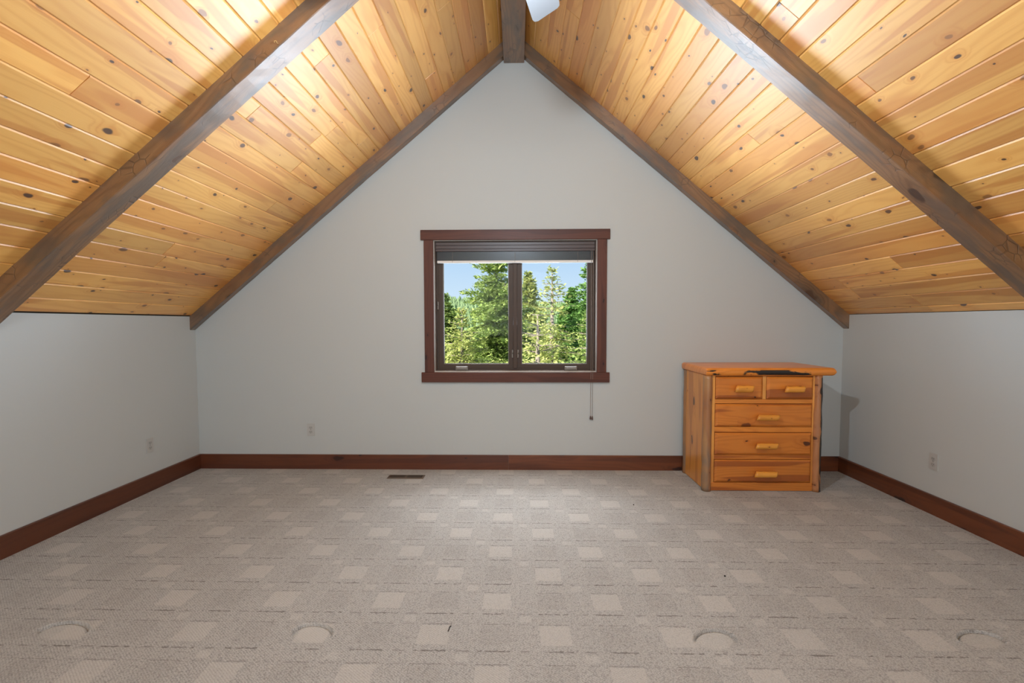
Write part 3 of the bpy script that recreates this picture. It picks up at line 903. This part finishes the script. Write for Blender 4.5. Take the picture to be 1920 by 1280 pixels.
    for i in range(nx + 1):
        u = -hx * math.cos(math.pi * i / nx) if i not in (0, nx) else (-hx if i == 0 else hx)
        dl, dr = (u + hx), (hx - u)
        ex = 1.0
        for d_, rad in ((dl, 0.024), (dr, 0.026)):
            if d_ < rad:
                ex = min(ex, max(0.0, 1 - (1 - d_ / rad) ** 2.6) ** (1 / 2.6))
        ex = 0.10 + 0.90 * ex
        wv = 0.0035 * mnoise.noise(Vector((u * 5, 1.7, 0))) + 0.0015 * mnoise.noise(Vector((u * 19, 4.2, 0)))
        for y_, z_ in sec:
            yy = y_ + (wv if y_ < -hy + 0.03 else 0)
            verts.append((u, yy, z_ * ex))
    for i in range(nx):
        for k in range(m):
            faces.append((i * m + k, i * m + (k + 1) % m, (i + 1) * m + (k + 1) % m, (i + 1) * m + k))
    faces.append(tuple(range(m))[::-1]); faces.append(tuple(nx * m + k for k in range(m)))
    # dense ends so the round shows
    t = link('top', verts, faces, MT['honey_top'], root, smooth=False)
    t.location = ((tx0 + tx1) / 2 - cx, (ty0 + ty1) / 2 - cy, (z0 + z1) / 2)
    for p in t.data.polygons:
        p.use_smooth = True
    t.data.set_sharp_from_angle(angle=math.radians(40))
make_dresser()

# ------------------------------------------------------------------ ceiling fan (only a blade tip reaches into the picture)
def make_fan():
    hx, hy, hz = 0.0, 1.65, 2.72
    r = empty('ceiling_fan', (hx, hy, 3.524))
    tag(r, 'ceiling fan with pale grey blades hanging from the ridge beam', 'fan')
    Z = lambda z: z - 3.524
    lathe('canopy', [(0.02, Z(3.45)), (0.06, Z(3.47)), (0.068, Z(3.5225)), (0.066, Z(3.5235))], MT['white_metal'], r)
    lathe('downrod', [(0.013, Z(2.83)), (0.013, Z(3.46))], MT['white_metal'], r, 14)
    lathe('motor_housing', [(0.05, Z(2.655)), (0.11, Z(2.665)), (0.135, Z(2.70)), (0.135, Z(2.75)), (0.10, Z(2.80)), (0.03, Z(2.84))], MT['white_metal'], r, 32)
    lathe('light_fitter', [(0.055, Z(2.60)), (0.10, Z(2.615)), (0.10, Z(2.655)), (0.05, Z(2.6555))], MT['white_metal'], r, 32)
    for k in range(5):
        a = math.radians(90 - 16 + 72 * k)
        L0, L1, w0, w1 = 0.17, 0.585, 0.052, 0.068
        pts = [(L0, -w0), (L1 - 0.055, -w1), (L1 - 0.032, -w1 + 0.004), (L1 - 0.020, -w1 + 0.016)]
        pts += [(L1 + 0.018, w1 - 0.020), (L1 + 0.012, w1 - 0.005), (L1 - 0.004, w1), (L0, w0)]
        tilt = math.radians(-9)
        n = len(pts)
        top = [(x, y, 0.004) for x, y in pts]; bot = [(x, y, -0.004) for x, y in pts]
        m = Matrix.Rotation(a, 4, 'Z') @ Matrix.Rotation(tilt, 4, 'X')
        m.translation = (0, 0, Z(2.705))
        o = link('blade', bot + top, [tuple(range(n))[::-1], tuple(range(n, 2 * n))] + [(i, (i + 1) % n, (i + 1) % n + n, i + n) for i in range(n)], MT['blade'], r, m)
        o.data.materials.append(MT['blade_edge'])
        for p in o.data.polygons:
            if abs(p.normal.z) < 0.5:
                p.material_index = 1
        link('blade_iron', box_verts(0.10, 0.24, -0.02, 0.02, 0.0045, 0.010), BOXF, MT['white_metal'], o)
    # lamp under the fitter
    light('fan_lamp', 'POINT', (hx, hy + 0.0, 2.555), 84, (0.85, 1.0, 1.13), shadow_soft_size=0.04)
make_fan()

# ------------------------------------------------------------------ small things
def smalls():
    v, f = tube_mesh([(0, 0, 0.003), (0.004, 0.012, 0.007), (0.003, 0.026, 0.004), (0.008, 0.036, 0.003)], 0.002, 6)
    o = link('lint_thread', v, f, MT['lint'])
    o.location = (-0.270, 1.915, 0); tag(o, 'dark curled thread lying on the carpet in the foreground', 'thread')
    for (x, y, lab) in ((0.855, 3.315, 'tiny dark crumb on the carpet left of the dresser'), (1.088, 2.372, 'tiny dark crumb on the open carpet before the dresser')):
        bm = bmesh.new(); bmesh.ops.create_icosphere(bm, subdivisions=1, radius=0.005)
        for w in bm.verts: w.co *= random.uniform(0.7, 1.3)
        o = from_bm('crumb', bm, MT['lint']); o.location = (x, y, 0.0045)
        tag(o, lab, 'crumb')
    # little hook in the face of the left near beam
    px = []
    for k in range(9):
        a = math.pi * (-0.1 + 1.25 * k / 8)
        px.append((0.006 * math.cos(a), 0.0, 0.006 * math.sin(a)))
    v, f = tube_mesh([(0.006, 0.013, -0.002)] + px, 0.0016, 6)
    o = link('cup_hook', v, f, MT['brass'], smooth=True)
    X = -1.165
    o.location = (X, 2.3575, HE + M * (W + X) - 0.085)
    tag(o, 'small pale brass hook on the face of the left near beam', 'hook')
smalls()

# ------------------------------------------------------------------ outdoors
def px_world(px, py, d):
    return ((px - 969.4) / 880 * d + 0.023, d, 1.3 + (606.2 - py) / 880 * d)

def conifer(axis_px, apex_py, d, spread, leaf, label, dens=1.0, sparse=0.0, base=-5.5, seed=0, size=0.085, name='fir_tree'):
    r = np.random.default_rng(seed + 100)
    x, y, z = px_world(axis_px, apex_py, d)
    root = empty(name, (x, y, base))
    tag(root, label, 'tree', 'conifers outside the window')
    H = z - base
    v, f = tube_mesh([(0, 0, 0), (0.02, 0, H * 0.4), (0, 0, H * 0.75), (0, 0, H - 0.05)], [0.17, 0.13, 0.07, 0.012], 8)
    link('trunk', v, f, MT['trunk'], root, smooth=True)
    zmin = max(0.6, -2.6 - base)
    verts, faces, bverts, bfaces = [], [], [], []
    zz = H - 0.05
    while zz > zmin:
        t = H - zz
        R = min(spread * 2.5, 0.10 + spread * t * (1.0 - 0.04 * t))
        nb = int(r.integers(4, 7) * (1 - 0.45 * sparse)) + 1
        ph = r.uniform(0, 6.28)
        for k in range(nb):
            az = ph + 2 * math.pi * k / nb + r.normal(0, 0.25)
            L = R * r.uniform(0.62, 1.18)
            el0 = r.uniform(0.0, 0.35) if t < 1.5 else r.uniform(-0.30, 0.15)
            ca, sa = math.cos(az), math.sin(az)
            nseg = max(3, int(L / 0.09))
            pts = []
            for i in range(nseg + 1):
                s = i / nseg
                rr = L * s
                pts.append((ca * rr, sa * rr, zz + rr * math.tan(el0) - 0.18 * rr * s + 0.10 * L * s * s))
            if r.random() < 0.8:
                pv, pf = tube_mesh([pts[0], pts[len(pts) // 2], pts[-1]], [0.018, 0.010, 0.004], 3)
                o0 = len(bverts); bverts += pv; bfaces += [tuple(i + o0 for i in q) for q in pf]
            for i in range(1, nseg + 1):
                s = i / nseg
                if r.random() < sparse * (0.65 if s < 0.5 else 0.35):
                    continue
                wdt = 0.30 * L * (1.08 - s) * 1.2 + 0.05
                ns = max(1, int(dens * (3.5 + 11 * wdt / 0.25)))
                for q in range(ns):
                    off = r.uniform(-1, 1) * wdt
                    cx_ = pts[i][0] - sa * off + r.normal(0, 0.03)
                    cy_ = pts[i][1] + ca * off + r.normal(0, 0.03)
                    cz_ = pts[i][2] + r.normal(0, 0.045) - 0.25 * abs(off)
                    a2 = az + (0.9 if off > 0 else -0.9) + r.normal(0, 0.4)
                    ll = size * r.uniform(0.7, 1.5); ww = ll * r.uniform(0.28, 0.5)
                    up = r.normal(0.15, 0.35)
                    dxx, dyy, dzz = math.cos(a2) * ll, math.sin(a2) * ll, up * ll
                    tw = r.normal(0, 0.6)
                    sx, sy, sz = -math.sin(a2) * ww, math.cos(a2) * ww, tw * ww
                    o0 = len(verts)
                    verts += [(cx_ - dxx * .5, cy_ - dyy * .5, cz_ - dzz * .5), (cx_ + sx, cy_ + sy, cz_ + sz), (cx_ + dxx, cy_ + dyy, cz_ + dzz), (cx_ - sx, cy_ - sy, cz_ - sz)]
                    faces.append((o0, o0 + 1, o0 + 2, o0 + 3))
        zz -= r.uniform(0.11, 0.19) * (1 + 0.5 * sparse)
    me = bpy.data.meshes.new('branches'); me.from_pydata([tuple(p) for p in bverts], [], bfaces)
    link_me('branches', me, MT['trunk'], root)['kind'] = 'stuff'
    me = bpy.data.meshes.new('needles'); me.from_pydata(verts, [], faces)
    o = link_me('needles', me, MT[leaf], root); o['kind'] = 'stuff'
    return len(faces)

def outdoors():
    tot = 0
    T = [
        (930, 436, 17.0, 0.56, 'leaf_green', 'tall bushy fir filling the left window pane', 1.0, 0.05),
        (990, 512, 25.0, 0.46, 'leaf_yellow', 'pointed yellow-green fir just right of the window mullion', 0.9, 0.0),
        (1035, 504, 14.0, 0.42, 'leaf_yellow', 'thin sparse fir with bare trunk showing in the right pane', 0.75, 0.55),
        (1112, 462, 20.0, 0.42, 'leaf_dark', 'dark green fir at the right edge of the right pane', 1.0, 0.1),
        (832, 552, 21.0, 0.60, 'leaf_green', 'lower fir at the left edge of the left pane', 1.0, 0.0),
        (866, 580, 12.8, 0.60, 'leaf_yellow', 'yellow-green fir low in front of the tall fir', 1.0, 0.1),
        (1072, 542, 30.0, 0.50, 'leaf_dark', 'fir standing between the sparse fir and the dark fir', 1.0, 0.0),
        (1008, 586, 8.6, 0.56, 'leaf_yellow', 'short pale fir at the foot of the right pane', 1.0, 0.2),
        (1104, 588, 11.2, 0.52, 'leaf_green', 'short bright fir in the lower right corner of the window', 1.0, 0.1),
        (962, 560, 22.0, 0.55, 'leaf_green', 'fir partly hidden behind the window mullion', 1.0, 0.0),
    ]
    for i, (a, p, d, s, leaf, lab, dn, spn) in enumerate(T):
        tot += conifer(a, p, d, s, leaf, lab, dn, spn, seed=i * 7, size=0.0044 * d)
    print('needle faces', tot)
    # rising ground and a far wooded ridge
    gx = np.linspace(-160, 160, 41); gy = np.concatenate(([5.5, 8, 12, 18, 26], np.linspace(40, 260, 23)))
    verts = []
    for yy in gy:
        for xx in gx:
            h = -5.6 + 0.02 * yy
            h += 11.3 * np.clip((yy - 60) / 150, 0, 1) ** 1.3 * (1.0 - 0.0055 * (xx + 30)) + 1.2 * mnoise.noise(Vector((xx * 0.03, yy * 0.03, 0)))* min(1, yy / 60)
            verts.append((xx, yy, h))
    n = len(gx)
    faces = [(i * n + j, i * n + j + 1, (i + 1) * n + j + 1, (i + 1) * n + j) for i in range(len(gy) - 1) for j in range(n - 1)]
    o = link('ground', verts, faces, MT['ground'], smooth=True)
    tag(o, 'grassy ground outside', kind='structure')
    V, F = [], []
    r = np.random.default_rng(5)
    for _ in range(9000):
        yy = r.uniform(62, 250); xx = r.uniform(-1, 1) * (0.42 * yy)
        h = -5.6 + 0.02 * yy + 11.3 * np.clip((yy - 60) / 150, 0, 1) ** 1.3 * (1.0 - 0.0055 * (xx + 30)) - 0.8
        H = r.uniform(2.8, 5.6); R = H * r.uniform(0.20, 0.28)
        for tier in range(3):
            zb = h + H * (0.10 + 0.27 * tier); ztp = h + H * (0.52 + 0.24 * tier); rad = R * (1 - 0.27 * tier)
            o0 = len(V); a0 = r.uniform(0, 1)
            for k in range(6):
                V.append((xx + rad * r.uniform(.8, 1.2) * math.cos(a0 + k * 1.047), yy + rad * math.sin(a0 + k * 1.047), zb + r.uniform(-.2, .2)))
            V.append((xx, yy, ztp))
            for k in range(6):
                F.append((o0 + k, o0 + (k + 1) % 6, o0 + 6))
    me = bpy.data.meshes.new('far_forest'); me.from_pydata(V, [], F)
    o = link_me('far_forest', me, MT['leaf_far'])
    tag(o, 'hazy wooded hillside far beyond the firs', 'forest', kind='stuff')
outdoors()
